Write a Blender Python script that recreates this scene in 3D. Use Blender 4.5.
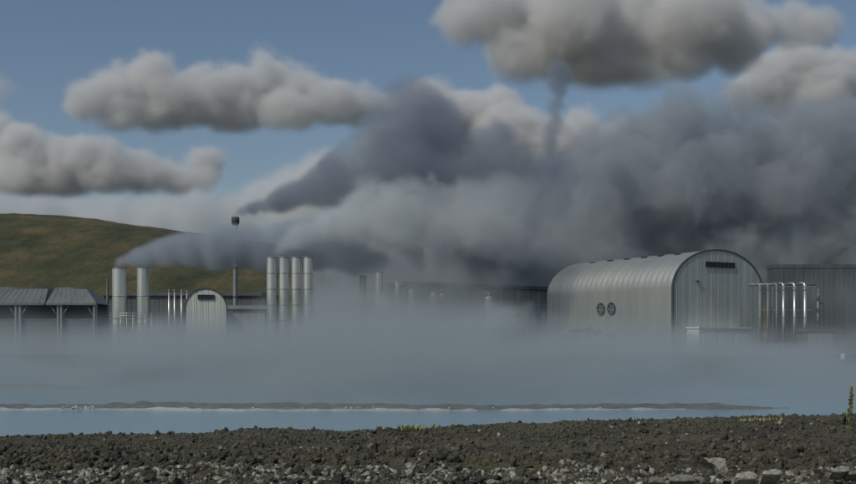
import bpy, bmesh, math, random
import numpy as np
from mathutils import Vector, Matrix
R = math.radians
scene = bpy.context.scene
col = scene.collection
for o in list(bpy.data.objects): bpy.data.objects.remove(o)

# ------------------------------------------------------------------ camera
EYE = 5.0                      # metres above the lagoon
FP = 50 / 36 * 856             # focal length in photo pixels
HOR = 345                      # eye level in the photo
cam_d = bpy.data.cameras.new('camera'); cam = bpy.data.objects.new('camera', cam_d); col.objects.link(cam)
cam_d.lens = 50; cam_d.sensor_width = 36; cam_d.shift_y = (HOR - 242) / 856
cam_d.clip_start = 0.3; cam_d.clip_end = 60000
cam.location = (0, 0, EYE); cam.rotation_euler = (R(90), 0, 0)
scene.camera = cam
# ------------------------------------------------------------------ sky, sun, exposure
SUN_AZ, SUN_EL = R(-130), R(45)     # azimuth from +Y towards +X: behind the camera, from the left
w = bpy.data.worlds.new('World'); scene.world = w; w.use_nodes = True
nt = w.node_tree; bg = nt.nodes['Background']
sky = nt.nodes.new('ShaderNodeTexSky'); sky.sky_type = 'NISHITA'; sky.sun_disc = False
sky.sun_elevation = SUN_EL; sky.sun_rotation = SUN_AZ
sky.altitude = 20; sky.air_density = 1.0; sky.dust_density = 1.2; sky.ozone_density = 1.6
nt.links.new(sky.outputs[0], bg.inputs[0]); bg.inputs[1].default_value = 0.13
sd = bpy.data.lights.new('sun', 'SUN'); sd.energy = 3.6; sd.angle = R(0.6); sd.color = (1.0, 0.968, 0.84)
sun = bpy.data.objects.new('sun', sd); col.objects.link(sun)
to_sun = Vector((math.sin(SUN_AZ) * math.cos(SUN_EL), math.cos(SUN_AZ) * math.cos(SUN_EL), math.sin(SUN_EL)))
sun.rotation_euler = to_sun.to_track_quat('Z', 'Y').to_euler(); sun.location = to_sun * 100
vs = scene.view_settings; vs.view_transform = 'Standard'; vs.look = 'None'; vs.gamma = 1; vs.use_curve_mapping = False
vs.exposure = -0.95
cy = scene.cycles
cy.volume_bounces = 3; cy.max_bounces = 8; cy.volume_step_rate = 3.5; cy.volume_max_steps = 512
cy.use_denoising = True

# ------------------------------------------------------------------ helpers
def px(x, y, Y):
    """a point at distance Y that the photo shows at pixel x, y"""
    return Vector(((x - 428) / FP * Y, Y, EYE - (y - HOR) / FP * Y))
def link(o, parent=None, name=None):
    col.objects.link(o)
    if parent: o.parent = parent
    return o
def tag(o, label=None, cat=None, group=None, kind=None):
    for k, v in (('label', label), ('category', cat), ('group', group), ('kind', kind)):
        if v: o[k] = v
    return o
def empty(name, loc, rz=0, label=None, cat=None, group=None):
    o = bpy.data.objects.new(name, None); col.objects.link(o)
    o.location = loc; o.rotation_euler = (0, 0, rz); o.empty_display_size = 1
    return tag(o, label, cat, group)
class MB:
    def __init__(s): s.v = []; s.f = []; s.sm = []
    def add(s, vs, fs, smooth=False):
        b = len(s.v); s.v += [tuple(v) for v in vs]; s.f += [[b + i for i in f] for f in fs]; s.sm += [smooth] * len(fs); return s
    def box(s, x0, y0, z0, x1, y1, z1):
        return s.add([(x0,y0,z0),(x1,y0,z0),(x1,y1,z0),(x0,y1,z0),(x0,y0,z1),(x1,y0,z1),(x1,y1,z1),(x0,y1,z1)],
                     [(3,2,1,0),(4,5,6,7),(0,1,5,4),(1,2,6,5),(2,3,7,6),(3,0,4,7)])
    def lathe(s, prof, x=0, y=0, n=20, smooth=True, caps=True):
        vs, fs = [], []
        for r, z in prof:
            for k in range(n):
                a = 2 * math.pi * k / n; vs.append((x + r * math.cos(a), y + r * math.sin(a), z))
        for i in range(len(prof) - 1):
            for k in range(n):
                fs.append((i*n+k, i*n+(k+1)%n, (i+1)*n+(k+1)%n, (i+1)*n+k))
        s.add(vs, fs, smooth)
        if caps:
            b = len(s.v) - len(vs)
            s.f.append([b + k for k in range(n)][::-1]); s.f.append([b + (len(prof)-1)*n + k for k in range(n)]); s.sm += [False, False]
        return s
    def tube(s, pts, r, n=8, smooth=True):
        pts = [Vector(p) for p in pts]; rs = r if isinstance(r, (list, tuple)) else [r] * len(pts)
        vs, fs = [], []
        up = Vector((0.3, 0.9, 0.13)).normalized()
        for i, p in enumerate(pts):
            t = (pts[min(i+1, len(pts)-1)] - pts[max(i-1, 0)]).normalized()
            a = t.cross(up); a = a.normalized() if a.length > 1e-4 else t.orthogonal().normalized()
            b = t.cross(a)
            for k in range(n):
                q = 2 * math.pi * k / n; vs.append(p + (a * math.cos(q) + b * math.sin(q)) * rs[i])
        for i in range(len(pts) - 1):
            for k in range(n): fs.append((i*n+k, i*n+(k+1)%n, (i+1)*n+(k+1)%n, (i+1)*n+k))
        b = len(s.v); s.add(vs, fs, smooth)
        s.f.append([b + k for k in range(n)][::-1]); s.f.append([b + (len(pts)-1)*n + k for k in range(n)]); s.sm += [False, False]
        return s
    def prism(s, poly, axis, d0, d1):
        """a closed 2D outline pushed from d0 to d1 along axis ('y': outline in x,z; 'x': outline in y,z)"""
        n = len(poly)
        mk = (lambda p, d: (p[0], d, p[1])) if axis == 'y' else (lambda p, d: (d, p[0], p[1])) if axis == 'x' else (lambda p, d: (p[0], p[1], d))
        vs = [mk(p, d0) for p in poly] + [mk(p, d1) for p in poly]
        fs = [list(range(n)), list(range(2*n-1, n-1, -1))] + [(i, i+n, (i+1)%n+n, (i+1)%n) for i in range(n)]
        return s.add(vs, fs)
    def mesh(s, name, mat):
        m = bpy.data.meshes.new(name); m.from_pydata(s.v, [], s.f)
        m.polygons.foreach_set('use_smooth', s.sm); m.materials.append(M[mat]); m.update()
        bm = bmesh.new(); bm.from_mesh(m); bmesh.ops.recalc_face_normals(bm, faces=bm.faces); bm.to_mesh(m); bm.free()
        return m
    def build(s, name, mat, parent=None):
        return link(bpy.data.objects.new(name, s.mesh(name, mat)), parent)

# ------------------------------------------------------------------ materials
M = {}
def mat(name, c1, c2=None, rough=0.6, metal=0.0, scale=1.0, bump=0.0, bscale=None, detail=6, lo=0.35, hi=0.65, stretch=(1,1,1), rand=0.0, attr=None, c3=None, rvar=0.0, nrough=.62, bdist=.05):
    m = bpy.data.materials.new(name); m.use_nodes = True; n = m.node_tree.nodes; l = m.node_tree.links
    b = n['Principled BSDF']; b.inputs['Roughness'].default_value = rough; b.inputs['Metallic'].default_value = metal
    tc = n.new('ShaderNodeTexCoord'); mp = n.new('ShaderNodeMapping'); mp.inputs['Scale'].default_value = stretch
    l.new(tc.outputs['Object'], mp.inputs[0])
    nz = n.new('ShaderNodeTexNoise'); nz.inputs['Scale'].default_value = scale; nz.inputs['Detail'].default_value = detail; nz.inputs['Roughness'].default_value = nrough
    l.new(mp.outputs[0], nz.inputs['Vector'])
    rp = n.new('ShaderNodeValToRGB'); rp.color_ramp.elements[0].position = lo; rp.color_ramp.elements[1].position = hi
    rp.color_ramp.elements[0].color = (*c1, 1); rp.color_ramp.elements[1].color = (*(c2 or c1), 1)
    if c3: e = rp.color_ramp.elements.new((lo + hi) / 2); e.color = (*c3, 1)
    l.new(nz.outputs['Fac'], rp.inputs[0]); outc = rp.outputs[0]
    if rand or attr:
        if attr: at = n.new('ShaderNodeAttribute'); at.attribute_name = attr; src = at.outputs['Fac']
        else: oi = n.new('ShaderNodeObjectInfo'); src = oi.outputs['Random']
        mr = n.new('ShaderNodeMapRange'); mr.inputs['To Min'].default_value = 1 - (rand or .4); mr.inputs['To Max'].default_value = 1 + (rand or .4); l.new(src, mr.inputs[0])
        hs = n.new('ShaderNodeHueSaturation'); l.new(outc, hs.inputs['Color']); l.new(mr.outputs[0], hs.inputs['Value']); outc = hs.outputs[0]
    l.new(outc, b.inputs['Base Color'])
    if rvar:
        mr = n.new('ShaderNodeMapRange'); mr.inputs['To Min'].default_value = rough - rvar; mr.inputs['To Max'].default_value = rough + rvar
        l.new(nz.outputs['Fac'], mr.inputs[0]); l.new(mr.outputs[0], b.inputs['Roughness'])
    if bump:
        n2 = n.new('ShaderNodeTexNoise'); n2.inputs['Scale'].default_value = bscale or scale * 3; n2.inputs['Detail'].default_value = 8; n2.inputs['Roughness'].default_value = 0.7
        l.new(mp.outputs[0], n2.inputs['Vector'])
        bp = n.new('ShaderNodeBump'); bp.inputs['Strength'].default_value = bump; bp.inputs['Distance'].default_value = bdist
        l.new(n2.outputs['Fac'], bp.inputs['Height']); l.new(bp.outputs[0], b.inputs['Normal'])
    M[name] = m; return m
mat('cladding', (.41,.43,.405), (.50,.515,.485), .48, .62, .35, .05, .8, stretch=(1,1,.25), rvar=.08, rand=.05)
mat('end_panel', (.43,.45,.415), (.52,.535,.495), .5, .25, .35, stretch=(1,1,.2), rand=.06)
mat('pale_panel', (.60,.62,.55), (.70,.715,.64), .55, .1, .35, stretch=(1,1,.2), rand=.05)
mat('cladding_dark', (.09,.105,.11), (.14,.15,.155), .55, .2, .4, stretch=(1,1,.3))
mat('wall_grey', (.24,.26,.26), (.34,.36,.35), .6, .1, .4, stretch=(1,1,.3), rand=.12)
mat('steel', (.54,.56,.52), (.70,.71,.66), .38, .75, .6, stretch=(1,1,.2), rvar=.1, rand=.06)
mat('steel_dull', (.22,.24,.25), (.34,.36,.36), .5, .5, .8, stretch=(1,1,.2))
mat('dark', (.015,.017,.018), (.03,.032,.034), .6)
mat('trim', (.065,.07,.07), (.10,.105,.105), .5, .3)
mat('white_paint', (.62,.64,.64), (.76,.77,.76), .5, 0, .8)
mat('roof_sheet', (.14,.156,.146), (.20,.216,.20), .5, .3, .35, stretch=(1,1,.4), rand=.08)
mat('concrete', (.26,.26,.25), (.38,.38,.36), .85, 0, .8, .3)
mat('rust', (.055,.045,.04), (.09,.065,.05), .7, 0, 2)
mat('lava', (.050,.045,.032), (.165,.150,.108), .92, 0, 9, .9, 40, rand=.62, attr='tint', c3=(.098,.089,.064))
mat('lava_piece', (.050,.046,.034), (.150,.138,.102), .92, 0, 9, .9, 40, rand=.4, c3=(.095,.088,.065))
mat('pale_stone', (.19,.185,.145), (.44,.43,.35), .88, 0, 7, .7, 30, rand=.5, attr='tint', c3=(.31,.30,.245))
mat('pale_piece', (.19,.185,.145), (.46,.45,.37), .88, 0, 7, .7, 30, rand=.35, c3=(.32,.31,.255))
mat('soil', (.035,.032,.025), (.09,.082,.062), .95, 0, 3, .8, 25, c3=(.06,.055,.042))
mat('lava_ground', (.030,.029,.025), (.080,.075,.058), .95, 0, .9, .8, 5, c3=(.05,.047,.038))
mat('spit_lava', (.095,.10,.088), (.18,.182,.158), .95, 0, 1.2, .8, 5, c3=(.135,.138,.12))  # silica-coated lava, lightened further: fog haze put into the colour
mat('plain', (.03,.032,.028), (.07,.068,.052), .95, 0, .02, .5, .2, c3=(.045,.047,.035))
mat('silica', (.34,.36,.34), (.55,.56,.53), .7, 0, 2, .4, 8)
mat('moss_hill', (.026,.036,.013), (.165,.115,.055), .95, 0, .024, .9, .10, detail=12, lo=.36, hi=.66, stretch=(1,.35,1), nrough=.74, bdist=2.5, c3=(.070,.070,.026))
mat('stem', (.10,.075,.03), (.17,.13,.05), .8, 0, 20)
mat('seed', (.16,.12,.035), (.28,.22,.07), .8, 0, 30, rand=.3)
mat('leaf', (.05,.09,.025), (.10,.15,.045), .7, 0, 20, rand=.3)
mat('yellow_leaf', (.22,.25,.06), (.40,.38,.12), .8, 0, 20, rand=.3)
for nm in ('lava', 'soil'):                                    # olive dust and thin moss in patches over the bank
    t_ = M[nm].node_tree; n = t_.nodes; l = t_.links; b = n['Principled BSDF']; src = b.inputs['Base Color'].links[0].from_socket
    tc = n.new('ShaderNodeTexCoord'); nz = n.new('ShaderNodeTexNoise'); nz.inputs['Scale'].default_value = .55; nz.inputs['Detail'].default_value = 7; nz.inputs['Roughness'].default_value = .65; l.new(tc.outputs['Object'], nz.inputs['Vector'])
    mr = n.new('ShaderNodeMapRange'); mr.inputs['From Min'].default_value = .42; mr.inputs['From Max'].default_value = .68; mr.inputs['To Max'].default_value = .75; l.new(nz.outputs['Fac'], mr.inputs[0])
    mx = n.new('ShaderNodeMix'); mx.data_type = 'RGBA'; l.new(mr.outputs[0], mx.inputs['Factor']); l.new(src, mx.inputs[6]); mx.inputs[7].default_value = (.135, .125, .072, 1); l.new(mx.outputs[2], b.inputs['Base Color'])
# water
m = bpy.data.materials.new('water'); m.use_nodes = True; n = m.node_tree.nodes; l = m.node_tree.links; b = n['Principled BSDF']
b.inputs['Base Color'].default_value = (.21, .36, .47, 1); b.inputs['Roughness'].default_value = .12; b.inputs['IOR'].default_value = 1.33
tc = n.new('ShaderNodeTexCoord'); mp = n.new('ShaderNodeMapping'); mp.inputs['Scale'].default_value = (.5, 1.6, 1); l.new(tc.outputs['Object'], mp.inputs[0])
nz = n.new('ShaderNodeTexNoise'); nz.inputs['Scale'].default_value = 1.6; nz.inputs['Detail'].default_value = 5; l.new(mp.outputs[0], nz.inputs['Vector'])
bp = n.new('ShaderNodeBump'); bp.inputs['Strength'].default_value = .35; bp.inputs['Distance'].default_value = .06; l.new(nz.outputs['Fac'], bp.inputs['Height']); l.new(bp.outputs[0], b.inputs['Normal'])
M['water'] = m
def volmat(name, color, dens, aniso=.2, absorb=(0,0,0)):
    m = bpy.data.materials.new(name); m.use_nodes = True; n = m.node_tree.nodes; l = m.node_tree.links
    n.remove(n['Principled BSDF']); pv = n.new('ShaderNodeVolumePrincipled')
    pv.inputs['Color'].default_value = (*color, 1); pv.inputs['Density'].default_value = dens; pv.inputs['Anisotropy'].default_value = aniso
    pv.inputs['Density Attribute'].default_value = 'density'; pv.inputs['Absorption Color'].default_value = (*absorb, 1)
    l.new(pv.outputs[0], n['Material Output'].inputs['Volume']); M[name] = m; return m

# ------------------------------------------------------------------ terrain, water, hill
rng = np.random.default_rng(11)
def vnoise(x, y, seed=0):
    """smooth value noise on arrays"""
    xi = np.floor(x).astype(np.int64); yi = np.floor(y).astype(np.int64); fx = x - xi; fy = y - yi
    fx = fx*fx*(3-2*fx); fy = fy*fy*(3-2*fy)
    def h(a, b):
        q = (a * 374761393 + b * 668265263 + seed * 974711) & 0x7fffffff
        q = ((q ^ (q >> 13)) * 1274126177) & 0x7fffffff
        return ((q ^ (q >> 16)) & 0xffff) / 65535.0
    return (h(xi,yi)*(1-fx)+h(xi+1,yi)*fx)*(1-fy) + (h(xi,yi+1)*(1-fx)+h(xi+1,yi+1)*fx)*fy
def fbm(x, y, oct=5, seed=0, gain=.5):
    s = 0; a = 1; t = 0
    for k in range(oct): s = s + a * vnoise(x * 2**k, y * 2**k, seed + k); t += a; a *= gain
    return s / t
def sstep(a, b, v): t = np.clip((v - a) / (b - a), 0, 1); return t*t*(3-2*t)
def sheet(name, X, Y, Z, mat, smooth=True, parent=None):
    ny, nx = X.shape
    co = np.stack([X, Y, Z], -1).reshape(-1, 3)
    i = np.arange(nx - 1)[None, :] + nx * np.arange(ny - 1)[:, None]
    f = np.stack([i, i + 1, i + 1 + nx, i + nx], -1).reshape(-1, 4)
    m = bpy.data.meshes.new(name); m.vertices.add(len(co)); m.vertices.foreach_set('co', co.ravel())
    m.loops.add(f.size); m.loops.foreach_set('vertex_index', f.ravel().astype(np.int32))
    m.polygons.add(len(f)); m.polygons.foreach_set('loop_start', np.arange(0, f.size, 4, dtype=np.int32))
    m.polygons.foreach_set('use_smooth', np.full(len(f), smooth)); m.materials.append(M[mat]); m.update(calc_edges=True); m.validate()
    return link(bpy.data.objects.new(name, m), parent)
GZ = 3.5                         # level of the yard the plant stands on
def ground_z(X, Y):
    near = 2.2 - 4.2 * sstep(28, 36, Y)                         # bank under the rubble, then lagoon bed
    far = 5.5 * sstep(150, 178, Y)
    return near + far + (fbm(X / 9, Y / 9, 4, 3) - .5) * .9 * sstep(140, 165, Y)
ys = np.concatenate([np.linspace(-60, 20, 12), np.linspace(24, 40, 17), np.linspace(46, 140, 20), np.linspace(144, 190, 30), np.linspace(196, 420, 60), np.geomspace(440, 30000, 30)])
xs = np.concatenate([-np.geomspace(30000, 130, 26), np.linspace(-120, 120, 121), np.geomspace(130, 30000, 26)])
GX, GY = np.meshgrid(xs, ys)
tag(sheet('ground', GX, GY, ground_z(GX, GY), 'plain'), 'dark lava plain with the raised yard of the plant', kind='structure')
wx, wy = np.meshgrid(np.linspace(-900, 900, 3), np.linspace(29, 166, 3))
tag(sheet('water', wx, wy, wx * 0, 'water'), 'milky blue lagoon', kind='structure')
# hill: ridge at 1300 m, height along X from the skyline
RY = 1300
prof = np.array([(-500,246),(-250,222),(-80,214),(0,213.5),(30,213),(60,215.5),(100,220),(150,227),(205,234),(270,244),(330,254),(420,265),(560,268),(700,266),(780,265),(856,264.5),(1000,264),(1300,270)], float)
hx, hy = np.meshgrid(np.linspace(-1050, 1050, 260), np.concatenate([np.linspace(560, 1300, 90), np.linspace(1320, 2100, 14)]))
top = np.interp(hx, (prof[:,0] - 428) / FP * RY, EYE - (prof[:,1] - HOR) / FP * RY)
rise = np.where(hy <= RY, sstep(600, RY + 60, hy) ** 1.15 / sstep(600, RY + 60, np.array(RY)) ** 1.15, 1 - .8 * sstep(RY, 2100, hy))
edge = sstep(-1050, -900, hx) * (1 - sstep(900, 1050, hx))
hz = top * rise * edge + (fbm(hx / 110, hy / 110, 6, 20, .55) - .5) * 34 * rise * edge * (1 - .92 * np.exp(-((hy - RY) / 300) ** 2)) + (fbm(hx / 30, hy / 30, 5, 31, .6) - .5) * 4.5 * rise - 2 * (1 - rise)
tag(sheet('hill', hx, hy, hz, 'moss_hill'), 'moss covered lava hill behind the plant', kind='structure')

# spit of dark lava with a white silica edge, and a farther bar
def bar(name, x0, x1, Y, wid, h, seed, matn, label, base=0.0, taper=30, taper1=None):
    bx, by = np.meshgrid(np.linspace(x0, x1, 420), np.linspace(-1.0, 1.0, 17))
    ends = sstep(x0, x0 + taper, bx) * (1 - sstep(x1 - (taper1 or taper), x1, bx))
    z = base + h * (1 - by**2) * ends * (.45 + 1.1 * fbm(bx / 7, by + 3, 4, seed)) + (fbm(bx / 1.1, by * 3, 3, seed + 9) - .5) * .4 * ends * (1 - by**2) - .12
    return tag(sheet(name, bx, Y + by * wid + (fbm(bx / 12, by * 0, 3, seed + 5) - .5) * 4, z, matn), label, kind='structure')
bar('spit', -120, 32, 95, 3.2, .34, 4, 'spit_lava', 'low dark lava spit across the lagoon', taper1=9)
bar('shore', -122, 31, 91.5, 1.4, .20, 8, 'silica', 'white silica crust along the lava spit', base=-.02, taper=20)
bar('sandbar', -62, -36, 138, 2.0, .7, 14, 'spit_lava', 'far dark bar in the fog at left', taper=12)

# ------------------------------------------------------------------ foreground bank of lava rubble
def bank_z(X, Y):
    u = X / Y                                                    # crest rises to the right
    crest = np.interp(X, [-13, -8, -4, -1.2, 0, 3, 7, 11], [2.87, 2.88, 2.92, 3.02, 3.05, 3.12, 3.3, 3.36])
    z = 3.28 + (crest - 3.28) * sstep(13.5, 26, Y)
    z = z - 3.6 * sstep(28.2, 36, Y)
    return z + (fbm(X / 1.9, Y / 1.9, 4, 60) - .5) * (.46 - .22 * sstep(21, 26, Y)) + (fbm(X / .5, Y / .5, 3, 70) - .5) * (.16 - .07 * sstep(20, 26, Y))
bx, by = np.meshgrid(np.linspace(-17, 17, 340), np.linspace(9, 36, 240))
tag(sheet('lava_bank', bx, by, bank_z(bx, by), 'soil'), 'bank of dark lava gravel in the foreground', kind='structure')

def rock_mesh(name, seed, sub, flat=.75, jag=.32):
    r = np.random.default_rng(seed); bm = bmesh.new(); bmesh.ops.create_icosphere(bm, subdivisions=sub, radius=.5)
    V = np.array([v.co for v in bm.verts])
    for k in range(11):                                          # cut facets
        d = r.normal(size=3); d /= np.linalg.norm(d); lim = r.uniform(.17, .40); t = V @ d
        V = V - np.outer(np.maximum(t - lim, 0) * .9, d)
    V *= 1 + r.normal(0, jag * .3, (len(V), 1)); V *= np.array([r.uniform(.85, 1.25), r.uniform(.8, 1.1), flat * r.uniform(.8, 1.15)])
    for v, c in zip(bm.verts, V): v.co = c
    m = bpy.data.meshes.new(name); bm.to_mesh(m); bm.free(); return m
variants1 = [rock_mesh('rubble_variant', s, 2, .85, .75) for s in range(10)]     # 80 triangles each
def arr(m):
    v = np.empty(len(m.vertices) * 3); m.vertices.foreach_get('co', v); f = np.array([p.vertices[:] for p in m.polygons]); return v.reshape(-1, 3), f
va_mid = [arr(m) for m in variants1]; va_small = [arr(rock_mesh('grit_variant', 50 + s, 1, .85, .9)) for s in range(10)]
def rot_mats(n):
    q = rng.normal(size=(n, 4)); q[:, 1:3] *= .45; q /= np.linalg.norm(q, axis=1)[:, None]; w_, x, y, z = q.T
    return np.stack([1-2*(y*y+z*z), 2*(x*y-z*w_), 2*(x*z+y*w_), 2*(x*y+z*w_), 1-2*(x*x+z*z), 2*(y*z-x*w_), 2*(x*z-y*w_), 2*(y*z+x*w_), 1-2*(x*x+y*y)], -1).reshape(-1, 3, 3)
def merge_rocks(name, P, S, mat, label, va):
    n = len(P); Rm = rot_mats(n); kind = rng.integers(0, len(va), n); vs, fs, ts = [], [], []; off = 0
    for k, (v, f) in enumerate(va):
        ix = np.where(kind == k)[0]
        if not len(ix): continue
        V = np.einsum('nij,vj->nvi', Rm[ix], v) * S[ix][:, None, None] + P[ix][:, None, :]
        vs.append(V.reshape(-1, 3)); fs.append((f[None] + (np.arange(len(ix)) * len(v))[:, None, None] + off).reshape(-1, 3)); off += len(ix) * len(v)
        ts.append(np.repeat(rng.random(len(ix)), len(v)))
    co = np.concatenate(vs); f = np.concatenate(fs); m = bpy.data.meshes.new(name)
    m.vertices.add(len(co)); m.vertices.foreach_set('co', co.ravel()); m.loops.add(f.size); m.loops.foreach_set('vertex_index', f.ravel().astype(np.int32))
    m.polygons.add(len(f)); m.polygons.foreach_set('loop_start', np.arange(0, f.size, 3, dtype=np.int32)); m.update(calc_edges=True)
    at = m.attributes.new('tint', 'FLOAT', 'POINT'); at.data.foreach_set('value', np.concatenate(ts).astype(np.float32)); m.materials.append(M[mat])
    return tag(link(bpy.data.objects.new(name, m)), label, kind='stuff')
def scatter(n, y0, y1, s0, s1, power=2.2, wide=1.12):
    Y = np.sqrt(rng.random(n) * (y1**2 - y0**2) + y0**2); X = (rng.random(n) * 2 - 1) * Y * .36 * wide
    S = s0 + (s1 - s0) * rng.random(n) ** power
    return np.stack([X, Y, bank_z(X, Y)], -1), S
# dark rubble
P1, S1 = scatter(18500, 13.4, 20, .022, .20, 5.0); P2, S2 = scatter(9500, 20, 30, .028, .15, 4.0)
clump = lambda P: .65 + .75 * fbm(P[:, 0] / 1.1, P[:, 1] / 1.6, 3, 120)               # patches of coarser and finer stone
P = np.concatenate([P1, P2]); S = np.concatenate([S1, S2]) * clump(np.concatenate([P1, P2])); P[:, 2] += S * rng.uniform(-.05, .22, len(S))
P0, S0 = scatter(45, 16.5, 22, .16, .30, 2.0); P0[:, 2] += S0 * .05; P = np.concatenate([P, P0]); S = np.concatenate([S, S0])   # a few blocks
keep = ~((P[:, 1] < 17.0) & (rng.random(len(P)) < .55))
P, S = P[keep], S[keep]
# pale stones in the lowest rows
def pale_line(X): return 16.5 + (fbm(X / 1.1, X * 0, 4, 90) - .5) * 2.6
Q, T = scatter(13500, 13.4, 18.8, .018, .15, 3.0)
k2 = (Q[:, 1] < pale_line(Q[:, 0])) & (rng.random(len(Q)) < .8); Q, T = Q[k2], T[k2]; Q[:, 2] += T * rng.uniform(0, .25, len(T))
Q3, T3 = scatter(110, 16, 27, .05, .13, 2.5); Q3[:, 2] += T3 * .35                # scattered pale bits
Q, T = np.concatenate([Q, Q3]), np.concatenate([T, T3])
# grit between the stones
A1, B1 = scatter(32000, 13.4, 20, .015, .045, 1.5); A2, B2 = scatter(16000, 20, 30, .025, .06, 1.5); A, B = np.concatenate([A1, A2]), np.concatenate([B1, B2]); A[:, 2] += B * .2
merge_rocks('grit', A, B, 'lava', 'fine lava grit between the stones of the bank', va_small)
def split_big(P, S, n):
    ppx = S / P[:, 1]; inside = (np.abs(P[:, 0] / P[:, 1]) < .365) & (EYE - P[:, 2] < .119 * P[:, 1])
    o = np.argsort(-ppx * inside)[:n]; mk = np.zeros(len(S), bool); mk[o] = True; return mk
bd, bq = split_big(P, S, 150), split_big(Q, T, 140)
merge_rocks('lava_gravel', P[~bd], S[~bd], 'lava', 'dark lava rubble covering the bank', va_mid)
merge_rocks('pale_gravel', Q[~bq], T[~bq], 'pale_stone', 'pale broken stones along the foot of the bank', va_mid)
def rocks(P, S, name, matn, label, cat, group, seed):
    ms = [rock_mesh(name, seed + s, 3, .8, .3) for s in range(9)]
    for m in ms: m.materials.append(M[matn])
    for i, (p, s) in enumerate(zip(P, S)):
        o = link(bpy.data.objects.new(name, ms[i % 9])); o.location = p; o.scale = (s,) * 3
        o.rotation_euler = (rng.uniform(-.5, .5), rng.uniform(-.5, .5), rng.uniform(0, 6.3)); tag(o, label, cat, group)
rocks(P[bd], S[bd], 'lava_rock', 'lava_piece', 'dark brown lava rock lying in the rubble of the foreground bank', 'rock', 'dark lava rocks on the bank', 100)
rocks(Q[bq], T[bq], 'pale_stone', 'pale_piece', 'pale grey broken stone on the dark foreground bank', 'stone', 'pale stones on the bank', 200)
# the slabs one can single out
def slab(x, y, wpx, hpx, Y, outline, label, tilt=.5, rz=0):
    c = px(x, y, Y); k = 1 / FP * Y; mb = MB()
    mb.prism([(a * wpx * k, b * hpx * k) for a, b in outline], 'y', -.12, .12)
    o = mb.build('stone_slab', 'pale_piece'); o.location = c; o.rotation_euler = (-tilt, 0, rz)
    bm = bmesh.new(); bm.from_mesh(o.data); bmesh.ops.bevel(bm, geom=bm.edges[:], offset=.012, segments=1, affect='EDGES'); bmesh.ops.triangulate(bm, faces=bm.faces[:]); bmesh.ops.subdivide_edges(bm, edges=[e for e in bm.edges if e.calc_length() > .06], cuts=1)
    for v in bm.verts: v.co += Vector([random.gauss(0, .006) for _ in range(3)])
    bm.to_mesh(o.data); bm.free()
    return tag(o, label, 'stone')
slab(714, 468, 22, 16, 14.6, [(-.62,.5),(-.3,.48),(.1,.52),(.42,.5),(.44,.2),(.55,-.3),(.35,-.62),(.12,-.4),(-.02,.02),(-.25,.2)], 'white angular slab standing out of the dark bank at right', .35)
slab(680, 483, 26, 8, 13.9, [(-.5,-.5),(-.42,.1),(-.15,.45),(.2,.5),(.5,.3),(.52,-.5)], 'broad pale slab at the bottom edge, left of the white angular slab', .7)
slab(655, 485, 17, 7, 13.8, [(-.5,-.5),(-.35,.3),(.1,.5),(.4,.3),(.5,-.5)], 'small rounded pale slab at the bottom edge, leftmost of the slabs', .7)
slab(744, 480, 22, 9, 13.9, [(-.5,-.5),(-.45,.2),(-.1,.5),(.35,.42),(.5,.1),(.42,-.5)], 'flat buff slab at the bottom edge, right of the white angular slab', .6)
slab(770, 477, 20, 8, 14.0, [(-.5,-.4),(-.4,.3),(0,.5),(.4,.35),(.52,-.1),(.3,-.5)], 'flat pale slab near the bottom right, fourth from the left', .6)
slab(838, 473, 18, 7, 14.2, [(-.5,-.5),(-.3,.35),(.1,.5),(.5,.5),(.48,-.3),(.2,-.5)], 'square cornered pale slab near the bottom right corner', .5)
slab(852, 475, 14, 6, 14.2, [(-.5,.5),(-.1,.3),(.5,-.1),(.5,-.5),(-.45,-.5)], 'wedge shaped pale slab at the right edge of the bank', .5)

# ------------------------------------------------------------------ the big arched hall
def arch(W, zs, zt, n=26, inset=0.0, z0=0.0):
    """outline over the roof from left foot to right foot; ellipse above the shoulder"""
    a = W / 2 - inset; rise = zt - zs - inset
    return [(inset, z0)] + [(W/2 - a * math.cos(math.pi * k / n), zs + rise * math.sin(math.pi * k / n)) for k in range(n + 1)] + [(W - inset, z0)]
def arch_height(x, W, zs, zt): return zs + (zt - zs) * math.sqrt(max(0, 1 - ((x - W/2) / (W/2)) ** 2))
def arched_shell(parent, W, L, zs, zt, n, rib=.10):
    pr = arch(W, zs, zt, 52); nrm = []
    for i in range(len(pr)):
        a, b = pr[max(i-1, 0)], pr[min(i+1, len(pr)-1)]; t = Vector((b[0]-a[0], b[1]-a[1])).normalized(); nrm.append(Vector((-t.y, t.x)))
    pw = L / n; mesh_ = None
    sec = [(0, 0), (.04, rib), (.12, rib), (.16, .02), (pw*.36, .02), (pw*.36+.03, .035), (pw*.36+.09, .035), (pw*.36+.12, .02), (pw*.68, .02), (pw*.68+.03, .035), (pw*.68+.09, .035), (pw*.68+.12, .02), (pw, 0)]
    mb = MB(); vs, fs = [], []
    for (p, q) in zip(pr, nrm):
        for s, h in sec: vs.append((p[0] + q.x * h, s, p[1] + q.y * h))
    k = len(sec)
    for i in range(len(pr) - 1):
        for j in range(k - 1): fs.append((i*k+j, i*k+j+1, (i+1)*k+j+1, (i+1)*k+j))
    mb.add(vs, fs); me = mb.mesh('cladding_panel', 'cladding')
    for p in me.polygons: p.use_smooth = False
    for i in range(n):
        o = link(bpy.data.objects.new('cladding_panel', me), parent); o.location = (0, i * pw, 0)
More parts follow.
